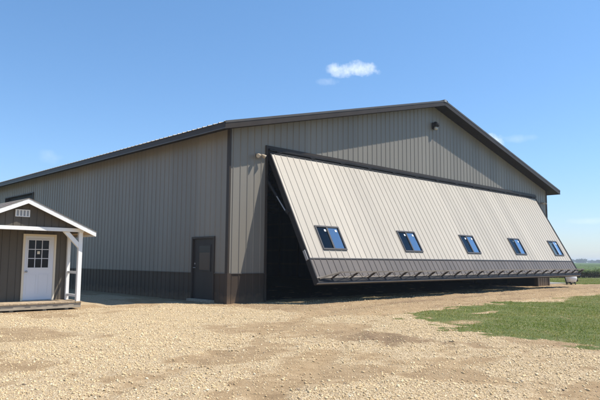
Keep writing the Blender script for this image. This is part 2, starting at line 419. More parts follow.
def grass():
    n = 640000
    x = RNG.uniform(-3, 42, n); y = RNG.uniform(-17, 6, n)
    f = (x - CAM[0]) * FWD[0] + (y - CAM[1]) * FWD[1]
    keep = visible(x, y, 7.) & (RNG.random(n) < np.clip(17 / np.maximum(f, 1), .12, 1))
    x, y, f = x[keep], y[keep], f[keep]
    g = grassmask(x, y) + (fbm(x, y, 3., 3, 81) - .5) * .5
    keep = RNG.random(len(x)) < sm(.3, .9, g) + .012 * (g > .0); x, y, f = x[keep], y[keep], f[keep]; n = len(x)
    print('blades', n)
    h = RNG.uniform(.012, .034, n) * (1 + 1.6 * (RNG.random(n) < .03)) * (1 + .7 * (fbm(x, y, .8, 3, 91) - .3)); w = RNG.uniform(.004, .008, n) * (1 + .035 * f)
    t = RNG.uniform(0, 6.283, n); lx, ly = RNG.normal(0, .5, n) * h, RNG.normal(0, .5, n) * h; z = terrain(x, y) - .004
    p0 = np.stack([x - np.cos(t) * w, y - np.sin(t) * w, z], 1); p1 = np.stack([x + np.cos(t) * w, y + np.sin(t) * w, z], 1)
    p2 = np.stack([x + lx, y + ly, z + h], 1); co = np.stack([p0, p1, p2], 1).reshape(-1, 3)
    pt = np.clip((fbm(x, y, .45, 5, 95) - .5) * 1.5 + .52, 0, 1.2)
    tint = np.repeat(np.clip(RNG.normal(.12, .2, n) + pt * .75, 0, 1) , 3)
    soup('grass', co, np.arange(3 * n).reshape(-1, 3), tint, 'grass_blade', 3, 'short green lawn grass with dry patches', 'grass')
grass()
# ------------------------------------------------------------------ distant crop field and wood
A0 = np.array([43.05, 5.7]); AD = np.array([.872, -.49]); AN = np.array([.49, .872])      # field edge, along and into the field
def crop():
    n = 150000
    u = RNG.uniform(-28, 60, n); k = RNG.random(n); v = np.where(k < .55, RNG.uniform(0, 2.2, n), 2.2 + RNG.random(n) ** 1.6 * 70)
    row = np.round(v / .76) * .76 + RNG.normal(0, .09, n); v = row
    keep = ~((A0[0] + u * AD[0] + v * AN[0] < W + 1.5)); u, v = u[keep], v[keep]; n = len(u)
    z0 = RNG.random(n) ** .8 * .86; hh = .80 + (fbm(u, v, .9, 3, 3) - .5) * .35; z0 = z0 * hh
    x = A0[0] + u * AD[0] + v * AN[0]; y = A0[1] + u * AD[1] + v * AN[1]
    ln = RNG.uniform(.10, .30, n); w = RNG.uniform(.02, .055, n); t = RNG.uniform(0, 6.283, n); dz = RNG.uniform(-.35, .9, n) * ln
    dx, dy = np.cos(t), np.sin(t)
    p0 = np.stack([x - dy * w, y + dx * w, z0], 1); p1 = np.stack([x + dy * w, y - dx * w, z0 - .01], 1)
    p2 = np.stack([x + dx * ln, y + dy * ln, z0 + dz], 1); co = np.stack([p0, p1, p2], 1).reshape(-1, 3)
    tt = np.clip(z0 / .85 + RNG.normal(0, .12, n) - .12, 0, 1)  # dry brown stalks plus the shaded crop front, painted darker towards the ground
    # stalks
    m = 9000; us = RNG.uniform(-28, 60, m); vs = np.round(RNG.random(m) ** 1.5 * 9 / .76) * .76 + RNG.normal(0, .05, m)
    xs = A0[0] + us * AD[0] + vs * AN[0]; ys = A0[1] + us * AD[1] + vs * AN[1]; hs = RNG.uniform(.6, .95, m)
    s0 = np.stack([xs - AD[0] * .022, ys - AD[1] * .022, hs * 0 - .03], 1); s1 = np.stack([xs + AD[0] * .022, ys + AD[1] * .022, hs * 0 - .03], 1); s2 = np.stack([xs, ys, hs], 1)
    sc = np.stack([s0, s1, s2], 1).reshape(-1, 3); sc = sc[np.repeat(xs > W + 1.5, 3)]
    co = np.concatenate([co, sc]); tint = np.concatenate([np.repeat(tt, 3), np.full(len(sc), .05)])
    soup('crop_plants', co, np.arange(len(co)).reshape(-1, 3), tint, 'crop_leaf', 3, 'green crop rows with brown lower stalks and painted-in shade at the field edge', 'crops')
    # canopy further out: one bumpy sheet at plant height
    uu = np.concatenate([np.arange(-40, 80, 1.), np.arange(80, 900, 12.)]); uu = np.concatenate([-np.arange(52, 700, 12.)[::-1], uu]); vv = np.concatenate([np.arange(1.2, 90, .76), 90 + np.cumsum(np.full(60, 1.) * 1.09 ** np.arange(60) * 1.5)])
    U, V = np.meshgrid(uu, vv); X = A0[0] + U * AD[0] + V * AN[0]; Y = A0[1] + U * AD[1] + V * AN[1]
    Z = .66 + (fbm(U, V, .8, 3, 6) - .5) * .38; Z = np.where(V < 1.3, -.1, Z)
    Z = np.where((X < W + 1.2) & (Y < L + 3), -.6, Z)
    nx, ny = len(uu), len(vv); i = np.arange((nx - 1) * (ny - 1)); a = (i // (nx - 1)) * nx + i % (nx - 1)
    q = np.stack([a, a + 1, a + nx + 1, a + nx], 1)
    inb = ((X < W + 1.2) & (Y < L + 3)).ravel(); q = q[~inb[q].any(1)]
    soup('crop_canopy', np.stack([X.ravel(), Y.ravel(), Z.ravel()], 1), q, np.clip(.62 + (fbm(X, Y, .5, 4, 8).ravel() - .5) * .7, 0, 1), 'crop_leaf', 4, 'far green crop field reaching to the horizon', 'crops')
crop()
def woods():
    n = 0; cos = []; tints = []
    # belts of crowns along the horizon, each crown a cloud of leaf clumps
    for k in range(420):
        a = RNG.uniform(-1.25, 1.05); d = RNG.uniform(900, 1250)
        x = CAM[0] + d * math.sin(a + .765); y = CAM[1] + d * math.cos(a + .765)
        big = 0
        hgt = RNG.uniform(2.6, 5.5) * (.75 + .6 * float(vnoise(a * 22, 0, 1, 2))); r = RNG.uniform(3, 9)
        m = 150; p = RNG.normal(0, 1, (m, 3)); p /= np.linalg.norm(p, axis=1)[:, None]; p *= RNG.random((m, 1)) ** .4
        c = np.stack([x + p[:, 0] * r, y + p[:, 1] * r, hgt * .5 + p[:, 2] * hgt * .5], 1)
        cos.append(c); tints.append(RNG.random(m))
    # one taller clump a little nearer, in the gap right of the hangar
    for k in range(6):
        d = 900; a = math.atan((579.5 - 300 + RNG.uniform(-2.5, 3)) / 588.4 / 1.0) ; x = CAM[0] + d * math.sin(a + .765); y = CAM[1] + d * math.cos(a + .765)
        m = 200; hgt = RNG.uniform(4.5, 6.0); r = 4; p = RNG.normal(0, 1, (m, 3)); p /= np.linalg.norm(p, axis=1)[:, None]; p *= RNG.random((m, 1)) ** .4
        cos.append(np.stack([x + p[:, 0] * r, y + p[:, 1] * r, hgt * .5 + p[:, 2] * hgt * .5], 1)); tints.append(RNG.random(m))
    c = np.concatenate(cos); t = np.concatenate(tints); n = len(c)
    o = RNG.normal(0, .8, (n, 3, 3)); co = (c[:, None, :] + o).reshape(-1, 3); co[:, 2] = np.maximum(co[:, 2], -.2)
    soup('distant_woods', co, np.arange(3 * n).reshape(-1, 3), np.repeat(t, 3), 'tree_leaf', 3, 'distant line of trees on the horizon', 'woods')
woods()

# ------------------------------------------------------------------ hangar
H = empty('aircraft_hangar', (0, 0, 0), 'large tan ribbed metal hangar with dark wainscot and its wide front door tilted open', 'hangar')
def roofz(x): return HR - SL * abs(x - W / 2)              # underside of the roof
fw = lambda x, s, n: (x, -n, s)
mb = MB()
def sp_front(x, m):
    top = roofz(x) + .02
    if m < OX0: return [(ZW, top)]
    if m > OX1: return [(ZW, top)]
    return [(HD, top)]
ribbed(mb, fw, 0, W, sp_front, extra=(OX0, OX1, W / 2))
mb.build('front_wall', 'cladding', H)
mb = MB()
ribbed(mb, lambda x, s, n: (x, -n - .004, s), 0, OX0, lambda x, m: [(-.25, ZW)])
mb.box((0, -.034, ZW), (OX0 - .05, 0, ZW + .025), 1); mb.build('wainscot', ['wainscot', 'trim_edge'], H)
mb = MB(); ribbed(mb, lambda x, s, n: (x, -n - .004, s), OX1, W, lambda x, m: [(-.25, ZW)], phase=.1)
mb.box((OX1 + .05, -.034, ZW), (W, 0, ZW + .025), 1)
mb.build('wainscot', ['wainscot', 'trim_edge'], H)
# west side wall: x=0, openings: walk door, big side door
WD0, WD1, WDH = .72, 2.08, 2.19; GD0, GD1, GDH = 17.8, 22.3, 4.97
def sp_side(lo, hi):
    def f(y, m):
        if WD0 < m < WD1: return [(max(lo, WDH), hi)] if hi > WDH else []
        if GD0 < m < GD1: return [(max(lo, GDH), hi)] if hi > GDH else []
        return [(lo, hi)]
    return f
mb = MB(); ribbed(mb, lambda y, s, n: (-n, y, s), 0, L, sp_side(ZW, HE + .02), extra=(WD0, WD1, GD0, GD1)); mb.build('side_wall', 'cladding', H)
mb = MB(); ribbed(mb, lambda y, s, n: (-n - .004, y, s), 0, L, sp_side(-.25, ZW), extra=(WD0, WD1, GD0, GD1))
for a, b in ((0, WD0), (WD1, GD0), (GD1, L)): mb.box((-.034, a, ZW), (0, b, ZW + .025), 1)
mb.build('wainscot', ['wainscot', 'trim_edge'], H)
# east and back walls
mb = MB(); ribbed(mb, lambda y, s, n: (W + n, y, s), 0, L, lambda y, m: [(ZW, HE + .02)]); mb.build('side_wall', 'cladding', H)
mb = MB(); ribbed(mb, lambda y, s, n: (W + n + .004, y, s), 0, L, lambda y, m: [(-.25, ZW)]); mb.build('wainscot', 'wainscot', H)
mb = MB(); ribbed(mb, lambda x, s, n: (x, L + n, s), 0, W, lambda x, m: [(ZW, roofz(x) + .02)], extra=(W / 2,)); mb.build('back_wall', 'cladding', H)
mb = MB(); ribbed(mb, lambda x, s, n: (x, L + n + .004, s), 0, W, lambda x, m: [(-.25, ZW)]); mb.build('wainscot', 'wainscot', H)
# inner liner so that the walls have a thickness and the inside is closed
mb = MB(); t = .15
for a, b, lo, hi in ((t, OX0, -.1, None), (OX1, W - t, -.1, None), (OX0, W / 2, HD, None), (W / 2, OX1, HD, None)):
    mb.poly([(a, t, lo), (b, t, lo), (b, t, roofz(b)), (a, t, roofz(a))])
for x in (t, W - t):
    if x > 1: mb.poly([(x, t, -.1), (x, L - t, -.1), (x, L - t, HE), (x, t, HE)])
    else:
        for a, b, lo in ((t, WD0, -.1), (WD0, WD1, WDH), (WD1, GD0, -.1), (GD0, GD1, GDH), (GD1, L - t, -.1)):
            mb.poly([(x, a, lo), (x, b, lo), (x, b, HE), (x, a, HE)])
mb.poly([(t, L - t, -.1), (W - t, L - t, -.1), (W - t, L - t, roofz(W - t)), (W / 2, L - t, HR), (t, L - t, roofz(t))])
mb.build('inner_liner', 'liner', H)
# corner trims
for cx, sx in ((0, -1), (W, 1)):
    for cy, sy in ((0, -1), (L, 1)):
        mb = MB()
        x0, x1 = sorted((cx + sx * .040, cx - sx * .105)); y0, y1 = sorted((cy + sy * .040, cy + sy * .026))
        if sx: x0, x1 = sorted((cx + sx * .040, cx - sx * .03))
        mb.box((x0, y0, ZW + .026), (x1, y1, roofz(cx) - .003))
        y0, y1 = sorted((cy + sy * .0258, cy - sy * .105)); x0, x1 = sorted((cx + sx * .040, cx + sx * .026))
        mb.box((x0, y0, ZW + .026), (x1, y1, roofz(cx) - .003))
        x0, x1 = sorted((cx + sx * .042, cx - sx * .105)); y0, y1 = sorted((cy + sy * .042, cy + sy * .030))
        mb.box((x0, y0, -.2), (x1, y1, ZW + .024), 1)
        y0, y1 = sorted((cy + sy * .0298, cy - sy * .105)); x0, x1 = sorted((cx + sx * .042, cx + sx * .030))
        mb.box((x0, y0, -.2), (x1, y1, ZW + .024), 1)
        mb.build('corner_trim', ['trim', 'wainscot'], H)
# roof slab: dark trim boxes the eaves, ribbed metal on top
OV, OF = .644, .588
mb = MB(); th = .195
for s in (-1, 1):
    xe = W / 2 + s * (W / 2 + OV); ze = HR - SL * (W / 2 + OV)
    c = [(W / 2, -OF, HR), (xe, -OF, ze), (xe, L + OF, ze), (W / 2, L + OF, HR)]
    if s < 0: c = [c[1], c[0], c[3], c[2]]
    mb.hexa([Vector(p) for p in c] + [Vector(p) + Vector((0, 0, th)) for p in c], 0)
mb.build('roof', 'soffit', H)
R = [o for o in H.children if o.name.startswith('roof')][0]
for s in (-1, 1):
    mb = MB()
    xe = W / 2 + s * (W / 2 + OV)
    def rt(y, u, n, s=s): 
        x = W / 2 + s * u; return (x, y, HR + th + .006 - SL * u + n)
    ribbed(mb, rt, -OF - .02, L + OF + .02, lambda y, m: [(0, W / 2 + OV + .05)], pitch=.3048, h=.03, phase=.02)
    o = mb.build('roof_sheet', 'roof_metal', R)
# fascias, in short overlapping lengths along the eave
for s in (-1, 1):
    xe = W / 2 + s * (W / 2 + OV); ze = HR - SL * (W / 2 + OV)
    mb = MB()
    x0, x1 = sorted((xe + s * .004, xe + s * .018))
    mb.box((x0, -OF - .02, ze - .02), (x1, L + OF + .02, ze + th - .004))
    x0, x1 = sorted((xe + s * .030, xe + s * .0182))
    mb.box((x0, -OF - .02, ze - .02), (x1, L + OF + .02, ze + .012), 1)
    mb.build('eave_fascia', ['trim', 'trim_edge'], H)
for s in (-1, 1):
    xe = W / 2 + s * (W / 2 + OV + .018); ze = HR - SL * (W / 2 + OV + .018)
    for yy, d in ((-OF, -1), (L + OF, 1)):
        mb = MB()
        for (o0, o1, zl, zh, mi) in ((.004, .018, -.025, th + .030, 0), (.0182, .032, th - .035, th + .040, 1)):
            y0, y1 = sorted((yy + d * o0, yy + d * o1))
            a = (W / 2, HR); b = (xe, ze)
            if s < 0: a, b = b, a
            mb.hexa([(a[0], y0, a[1] + zl), (b[0], y0, b[1] + zl), (b[0], y1, b[1] + zl), (a[0], y1, a[1] + zl),
                     (a[0], y0, a[1] + zh), (b[0], y0, b[1] + zh), (b[0], y1, b[1] + zh), (a[0], y1, a[1] + zh)], mi)
        mb.build('rake_fascia', ['trim', 'trim_edge'], H)
mb = MB(); z = HR + th + .035
for s in (-1, 1):
    mb.poly([(W / 2, -OF - .045, z + .03), (W / 2 + s * .22, -OF - .045, z - .05 + .02), (W / 2 + s * .22, L + OF + .045, z - .03), (W / 2, L + OF + .045, z + .03)])
mb.box((W / 2 - .10, -OF - .05, z - .09), (W / 2 + .10, -OF - .034, z + .02), 1)
mb.build('ridge_cap', ['trim', 'steel_galv'], R)
# opening trim, header beam, jambs
mb = MB()
mb.box((OX0 - .06, -.05, -.1), (OX0 + .02, .17, HD + .08), 0); mb.box((OX1 - .02, -.05, -.1), (OX1 + .06, .17, HD + .08), 0)
mb.box((OX0 + .021, -.05, HD - .02), (OX1 - .021, .17, HD + .08), 0)
mb.build('door_opening_trim', 'trim', H)
mb = MB()
mb.box((OX0 + .03, -.06, HD - .24), (OX1 - .03, .20, HD - .022), 0)
mb.box((OX0 + .03, -.13, HD - .10), (OX1 - .03, -.062, HD - .03), 0)
mb.build('header_beam', 'steel_dark', H)
# posts, girts and trusses inside
k = 0
for i in range(1, 15):
    y = i * 2.44
    for x in (.24, W - .24):
        if x < 1 and GD0 < y < GD1: continue
        mb = MB(); mb.box((x - .08, y - .08, -.1), (x + .08, y + .08, HE - .1)); mb.build('post', 'dark_wood', H)
    mb = MB()
    mb.bar((.3, y, HE - .12), (W - .3, y, HE - .12), .05, .18)
    for s in (-1, 1): mb.bar((W / 2, y, HR - .15), (W / 2 + s * (W / 2 - .3), y, roofz(W / 2 + s * (W / 2 - .3)) - .15), .05, .18)
    for j in range(1, 10):
        x = W * j / 10; mb.bar((x, y, HE - .1), (x, y, roofz(x) - .15), .04, .09)
        x2 = W * (j + (1 if x < W / 2 - .1 else -1)) / 10
        if 0 < x2 < W: mb.bar((x, y, roofz(x) - .2), (x2, y, HE - .1), .04, .09)
    mb.build('roof_truss', 'dark_wood', H)
for z in (1., 2.2, 3.4, 4.6):
    mb = MB(); mb.box((.3, L - .20, z), (W - .3, L - .155, z + .14)); mb.build('girt', 'dark_wood', H)
    mb = MB(); mb.box((W - .20, 1, z), (W - .155, L - .3, z + .14)); mb.build('girt', 'dark_wood', H)
for x in [2.5 + i * 2.44 for i in range(9)]:
    mb = MB(); mb.box((x, L - .36, -.1), (x + .16, L - .205, roofz(x) - .1)); mb.build('post', 'dark_wood', H)
# walk door on the side wall
mb = MB()
mb.box((-.045, WD0, -.05), (.11, WD0 + .07, WDH)); mb.box((-.045, WD1 - .07, -.05), (.11, WD1, WDH)); mb.box((-.045, WD0 + .0705, WDH - .07), (.11, WD1 - .0705, WDH))
fr = mb.build('door_frame', 'trim', H)
mb = MB(); mb.box((.02, WD0 + .071, .06), (.065, WD1 - .071, WDH - .071))
sd = mb.build('walk_door', 'side_door', H)
mb = MB()
mb.box((.002, .98, 1.00), (.0195, 1.03, 1.92)); mb.box((.002, 1.66, 1.00), (.0195, 1.71, 1.92)); mb.box((.002, 1.0301, 1.00), (.0195, 1.6599, 1.05)); mb.box((.002, 1.0301, 1.87), (.0195, 1.6599, 1.92))
mb.box((.008, 1.0302, 1.0502), (.0192, 1.6598, 1.64), 2); mb.box((.004, 1.0302, 1.6402), (.0192, 1.6598, 1.8698), 1)
mb.build('door_window', ['side_door', 'dark_glass', 'glass_brown_reflection'], sd)
mb = MB(); mb.tube([(.019, 1.92, 1.12), (-.04, 1.92, 1.12)], .012); mb.tube([(-.045, 1.93, 1.12), (-.045, 1.80, 1.12)], .012);
m2 = MB(); m2.tube([(.019, 1.92, 1.26), (.005, 1.92, 1.26)], .03); m2.build('deadbolt', 'steel_galv', sd)
mb.build('door_handle', 'steel_galv', sd, smooth=True)
mb = MB(); mb.box((-.18, WD0 - .02, -.06), (.02, WD1 + .03, .055)); mb.build('door_step', 'weathered_wood', H, bevel=.008)
# big side door
mb = MB()
mb.box((-.05, GD0 - .06, -.1), (.12, GD0, GDH + .05)); mb.box((-.05, GD1, -.1), (.12, GD1 + .06, GDH + .05)); mb.box((-.05, GD0 + .001, GDH), (.12, GD1 - .001, GDH + .05))
mb.build('side_opening_trim', 'trim', H)
mb = MB()
for i in range(9):
    z = i * .57; mb.box((.16, GD0 + .002, z), (.21, GD1 - .002, min(z + .555, GDH)))
    mb.box((.17, GD0 + .003, z + .5551), (.20, GD1 - .003, min(z + .5699, GDH)))
mb.build('garage_door', 'garage_door', H)
# flood lamps
def flood(x, z, name='wall_light'):
    mb = MB(); mb.box((x - .10, -.06, z - .06), (x + .10, -.03, z + .06)); mb.tube([(x, -.06, z), (x, -.16, z)], .035)
    o = mb.build(name, 'beige_plastic', H, bevel=.006)
    for s in (-1, 1):
        m2 = MB(); a = Vector((x + s * .06, -.14, z + .01)); b = a + Vector((s * .09, -.07, -.07)); d = (b - a).normalized()
        m2.tube([a, a + d * .04, b, b + d * .02], [.03, .05, .07, .072], 12, 0)
        m2.tube([b + d * .0205, b + d * .026], [.062, .058], 12, 1)
        m2.build('lamp_head', ['beige_plastic', 'lamp_lens'], o, smooth=False)
    return o
flood(1.20, 5.02); flood(23.72, 5.00)
mb = MB(); gx, gz = 12.05, 7.84
mb.box((gx - .13, -.05, gz - .16), (gx + .13, -.028, gz + .16))
mb.tube([(gx, -.05, gz + .04), (gx, -.14, gz + .06), (gx, -.24, gz + .02), (gx, -.30, gz - .05)], [.14, .15, .13, .06], 14)
gl = mb.build('wall_light', 'steel_dark', H, smooth=False, bevel=.01)
mb = MB(); mb.tube([(gx, -.17, gz - .07), (gx, -.17, gz - .20)], [.10, .075], 14); mb.build('lamp_lens', 'lamp_lens', gl, smooth=True)

# --- the tilted hydraulic door
TH = math.radians(28.32); YH, ZH = -.10, 5.133; ST, CT = math.sin(TH), math.cos(TH)
def D(x, s, n): return (x, YH - s * ST - n * CT, ZH - s * CT + n * ST)
XL, XR, SW, SB = 1.705, 22.66, 4.176, 4.90
W0, WDD, WW, S1, S2 = 2.488, 4.582, 1.199, 2.903, 3.839
wins = [(W0 + k * WDD, W0 + k * WDD + WW) for k in range(5)]
def sp_door(x, m):
    for a, b in wins:
        if a < m < b: return [(0, S1), (S2, SW)]
    return [(0, SW)]
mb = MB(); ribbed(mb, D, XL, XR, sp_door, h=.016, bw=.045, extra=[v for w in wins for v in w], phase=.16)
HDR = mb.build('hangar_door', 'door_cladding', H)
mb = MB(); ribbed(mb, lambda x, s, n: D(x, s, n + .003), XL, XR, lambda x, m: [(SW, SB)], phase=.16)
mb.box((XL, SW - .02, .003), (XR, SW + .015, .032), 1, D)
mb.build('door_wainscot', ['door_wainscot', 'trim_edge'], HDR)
# inner skin with window holes
mb = MB(); xs = [XL + .01]
for a, b in wins: mb.poly([D(xs[-1], .05, -.10), D(a, .05, -.10), D(a, SB, -.10), D(xs[-1], SB, -.10)]); mb.poly([D(a, .05, -.10), D(b, .05, -.10), D(b, S1, -.10), D(a, S1, -.10)]); mb.poly([D(a, S2, -.10), D(b, S2, -.10), D(b, SB, -.10), D(a, SB, -.10)]); xs.append(b)
mb.poly([D(xs[-1], .05, -.10), D(XR - .01, .05, -.10), D(XR - .01, SB, -.10), D(xs[-1], SB, -.10)])
mb.build('inner_skin', 'liner', HDR)
# perimeter frame and back framing
mb = MB()
for a, b in ((XL - .05, XL), (XR, XR + .05)): mb.box((a, -.01, -.16), (b, SB, .035), 0, D)
mb.box((XL, -.05, -.16), (XR, -.002, .03), 0, D)
for i in range(1, 24):
    x = XL + (XR - XL) * i / 24
    if any(a - .06 < x < b + .06 for a, b in wins): mb.box((x - .03, 0, -.16), (x + .03, S1 - .05, -.102), 0, D)
    else: mb.box((x - .03, 0, -.16), (x + .03, SB, -.102), 0, D)
mb.build('door_frame_steel', 'steel_dark', HDR)
mb = MB(); mb.box((XL - .05, SB + .001, -.17), (XR + .05, SB + .145, .055), 0, D); mb.box((XL - .04, SB - .045, .036), (XR + .04, SB - .001, .058), 1, D)
mb.box((XL - .05, SB + .147, -.05), (XR + .05, SB + .162, .03), 2, D)
mb.build('bottom_beam', ['steel_dark', 'truss_steel', 'steel_galv'], HDR)
mb = MB(); xe = XR + .12; xa = 2.5
mb.bar(D(xa, 4.84, .33), D(xe, 4.84, .33), .055, .045)
mb.bar(D(XL + .02, 4.92, .07), D(xa, 4.84, .33), .07, .05); mb.bar(D(XR, 4.95, .05), D(xe, 4.84, .33), .06, .05)
nb = 22; st = (XR - xa) / nb
for i in range(nb + 1):
    x = xa + i * st
    mb.bar(D(x - .20, 4.93, .05), D(x, 4.84, .33), .07, .055, mi=1)
    if i < nb:
        mb.bar(D(x, 4.84, .32), D(x + st / 2, 4.92, .055), .012, mi=1); mb.bar(D(x + st / 2, 4.92, .055), D(x + st, 4.84, .32), .012, mi=1)
mb.build('outer_truss', ['truss_steel', 'strut_steel'], HDR)
for a, b in wins:
    mb = MB(); f = .055
    mb.box((a, S1, -.10), (b, S1 + f, .045), 0, D); mb.box((a, S2 - f, -.10), (b, S2, .045), 0, D)
    mb.box((a, S1 + f + .0005, -.10), (a + f, S2 - f - .0005, .045), 0, D); mb.box((b - f, S1 + f + .0005, -.10), (b, S2 - f - .0005, .045), 0, D)
    m = (a + b) / 2 - .02; mb.box((m - .035, S1 + f + .0005, -.05), (m + .035, S2 - f - .0005, .036), 0, D)
    e = .001
    j0, j1 = random.uniform(-.006, .006), random.uniform(-.006, .006)     # glazing never sits quite flat
    def pane(x0, x1, n, mi): mb.poly([D(x0, S2 - f - e, n + j0), D(x1, S2 - f - e, n + j0), D(x1, S1 + f + e, n - j0), D(x0, S1 + f + e, n - j0)], mi)
    pane(a + f + e, m - .036, .0, 2); pane(a + f + e, m - .036, .02, 3); pane(m + .036, b - f - e, .012, 1)
    for x0 in (m - .17, b - f - .19): mb.box((x0, S1 + f + .08, .021), (x0 + .085, S1 + f + .16, .0225), 4, D)
    mb.build('door_window', ['window_frame', 'glass_blue', 'glass_behind_screen', 'glass_screen', 'sticker'], HDR)
for s, x, xi in ((1, OX0 + .05, XL - .02), (-1, OX1 - .05, XR + .02)):
    mb = MB(); a = Vector((x, .08, 4.27)); b = Vector((xi - s * .05, -1.00, 3.03)); c = a.lerp(b, .55)
    mb.tube([a, c], .045, 12); mb.tube([c, b], .022, 10, 1); mb.bar(b + Vector((0, -.0, .06)), b + Vector((0, -.14, -.06)), .05, .12)
    mb.build('hydraulic_cylinder', ['steel_dark', 'steel_galv'], HDR)
    mb = MB(); mb.box((xi - .03 - s * .035, 3.85, -.10), (xi + .03 - s * .035, 4.20, .0), 0, D); mb.build('edge_bracket', 'steel_galv', HDR)
for i in range(13):
    x = XL + .4 + i * (XR - XL - .8) / 12
    mb = MB(); mb.tube([(x - .12, -.10, 5.225), (x + .12, -.10, 5.225)], .03); mb.box((x - .05, -.12, 5.14), (x + .05, -.08, 5.20)); mb.build('hinge', 'steel_dark', HDR)
# floor
mb = MB(); mb.box((.16, .6, -.3), (W - .16, L - .16, -.020)); tag(mb.build('hangar_floor', 'dark_floor'), kind='structure')
mb = MB(); mb.box((W + .35, .7, -.2), (W + 4.2, 3.4, .045)); tag(mb.build('concrete_pad', 'concrete'), kind='structure')

# ------------------------------------------------------------------ shed
SX0, SX1, SY, SYB, DZ = -7.72, -4.56, 1.68, 5.6, .215
S = empty('garden_shed', (-6.14, 1.7, 0), 'small brown gabled shed with white door and porch posts beside the hangar', 'shed')
AX = (SX0 + SX1) / 2; RZ, RS = 2.99, .435; YG = .80; RY = .60; RE = .31
eh = lambda x: RZ - RS * abs(x - AX)                       # top of the roof
groove = dict(pitch=.2, h=-.012, bw=.022, tw=.012, phase=.1)
mb = MB()
WLX0, WLX1 = SX0, SX1
ribbed(mb, lambda x, s, n: (x, SY - n, s), WLX0, WLX1, lambda x, m: [(DZ - .1, eh(x) - .1)], extra=(AX,), **groove)
o = mb.build('front_wall', 'shed_siding', S)
mb = MB()
ribbed(mb, lambda y, s, n: (SX1 + n, y, s), SY, SYB, lambda x, m: [(.1, eh(SX1) - .08)], **groove)
ribbed(mb, lambda y, s, n: (SX0 - n, y, s), SY, SYB, lambda x, m: [(.1, eh(SX0) - .08)], **groove)
ribbed(mb, lambda x, s, n: (x, SYB + n, s), SX0, SX1, lambda x, m: [(.1, eh(x) - .1)], extra=(AX,), **groove)
mb.build('side_walls', 'shed_siding', S)
mb = MB()
ribbed(mb, lambda x, s, n: (x, YG - n, s), SX0 - .02, SX1 + .02, lambda x, m: [(min(2.2, eh(x) - .1), eh(x) - .1)], extra=(AX,), **groove)
mb.poly([(SX0, YG + .06, 2.2), (SX1, YG + .06, 2.2), (SX1, YG + .06, eh(SX1) - .1), (AX, YG + .06, RZ - .1), (SX0, YG + .06, eh(SX0) - .1)])
mb.build('gable', 'shed_siding', S)
mb = MB(); mb.box((SX0 - .02, YG + .061, 2.12), (SX0 + .08, SY - .003, 2.215)); mb.box((SX1 - .08, YG + .061, 2.12), (SX1 + .02, SY - .003, 2.215)); 
mb.poly([(SX0 + .08, YG + .06, 2.21), (SX1 - .08, YG + .06, 2.21), (SX1 - .08, SY, 2.21), (SX0 + .08, SY, 2.21)])
mb.build('porch_ceiling', 'shed_siding', S)
mb = MB(); mb.box((SX0 - .03, YG - .045, 2.15), (SX1 + .03, YG - .002, 2.25)); mb.build('porch_beam', 'white_paint', S, bevel=.004)
rb = MB()
for s in (-1, 1):
    xe = AX + s * ((SX1 - SX0) / 2 + RE); a, b = (AX, RZ), (xe, eh(xe))
    if s < 0: a, b = b, a
    rb.hexa([(a[0], RY + .03, a[1] - .075), (b[0], RY + .03, b[1] - .075), (b[0], SYB + .25, b[1] - .075), (a[0], SYB + .25, a[1] - .075),
             (a[0], RY + .03, a[1] - .012), (b[0], RY + .03, b[1] - .012), (b[0], SYB + .25, b[1] - .012), (a[0], SYB + .25, a[1] - .012)])
rf = rb.build('roof', 'raw_wood', S)
mb = MB()
for s in (-1, 1):
    w = (SX1 - SX0) / 2 + RE + .02; nrow = 14
    for i in range(nrow):
        u0, u1 = w * i / nrow, w * (i + 1) / nrow
        z0, z1 = RZ - RS * u0 + .002, RZ - RS * u1 + .010
        x0, x1 = AX + s * u0, AX + s * u1; ya, yb = RY - .01, SYB + .27
        mb.poly([(x0, ya, z0), (x0, yb, z0), (x1, yb, z1), (x1, ya, z1)]); mb.poly([(x1, ya, z1), (x1, yb, z1), (x1, yb, z1 - .014), (x1, ya, z1 - .014)]); mb.poly([(x0, ya, z0), (x1, ya, z1), (x1, ya, z1 - .014), (x0, ya, z0 - .014)])
mb.build('shingles', 'shingle', rf)
for s in (-1, 1):
    for yy in (RY, SYB + .252):
        mb = MB(); xe = AX + s * ((SX1 - SX0) / 2 + RE); a, b = (AX, RZ - .012), (xe, eh(xe) - .012)
        if s < 0: a, b = b, a
        mb.hexa([(a[0], yy, a[1] - .125), (b[0], yy, b[1] - .125), (b[0], yy + .028, b[1] - .125), (a[0], yy + .028, a[1] - .125), (a[0], yy, a[1]), (b[0], yy, b[1]), (b[0], yy + .028, b[1]), (a[0], yy + .028, a[1])])
        mb.build('rake_board', 'white_paint', S)
    mb = MB(); xe = AX + s * ((SX1 - SX0) / 2 + RE); x0, x1 = sorted((xe, xe + s * .02)); mb.box((x0, RY + .029, eh(xe) - .13), (x1, SYB + .25, eh(xe) - .02)); mb.build('eave_board', 'white_paint', S)
mb = MB(); vx0, vx1, vz0, vz1, vy = -6.40, -6.03, 2.50, 2.69, YG
mb.box((vx0, vy - .022, vz0), (vx1, vy - .002, vz0 + .02)); mb.box((vx0, vy - .022, vz1 - .02), (vx1, vy - .002, vz1))
for i in range(5):
    x = vx0 + (vx1 - vx0 - .03) * i / 4; mb.box((x, vy - .024, vz0 + .0201), (x + .03, vy - .002, vz1 - .0201))
mb.box((vx0 + .031, vy - .008, vz0 + .0202), (vx1 - .031, vy - .003, vz1 - .0202), 1)
mb.build('gable_vent', ['white_paint', 'steel_galv'], S)
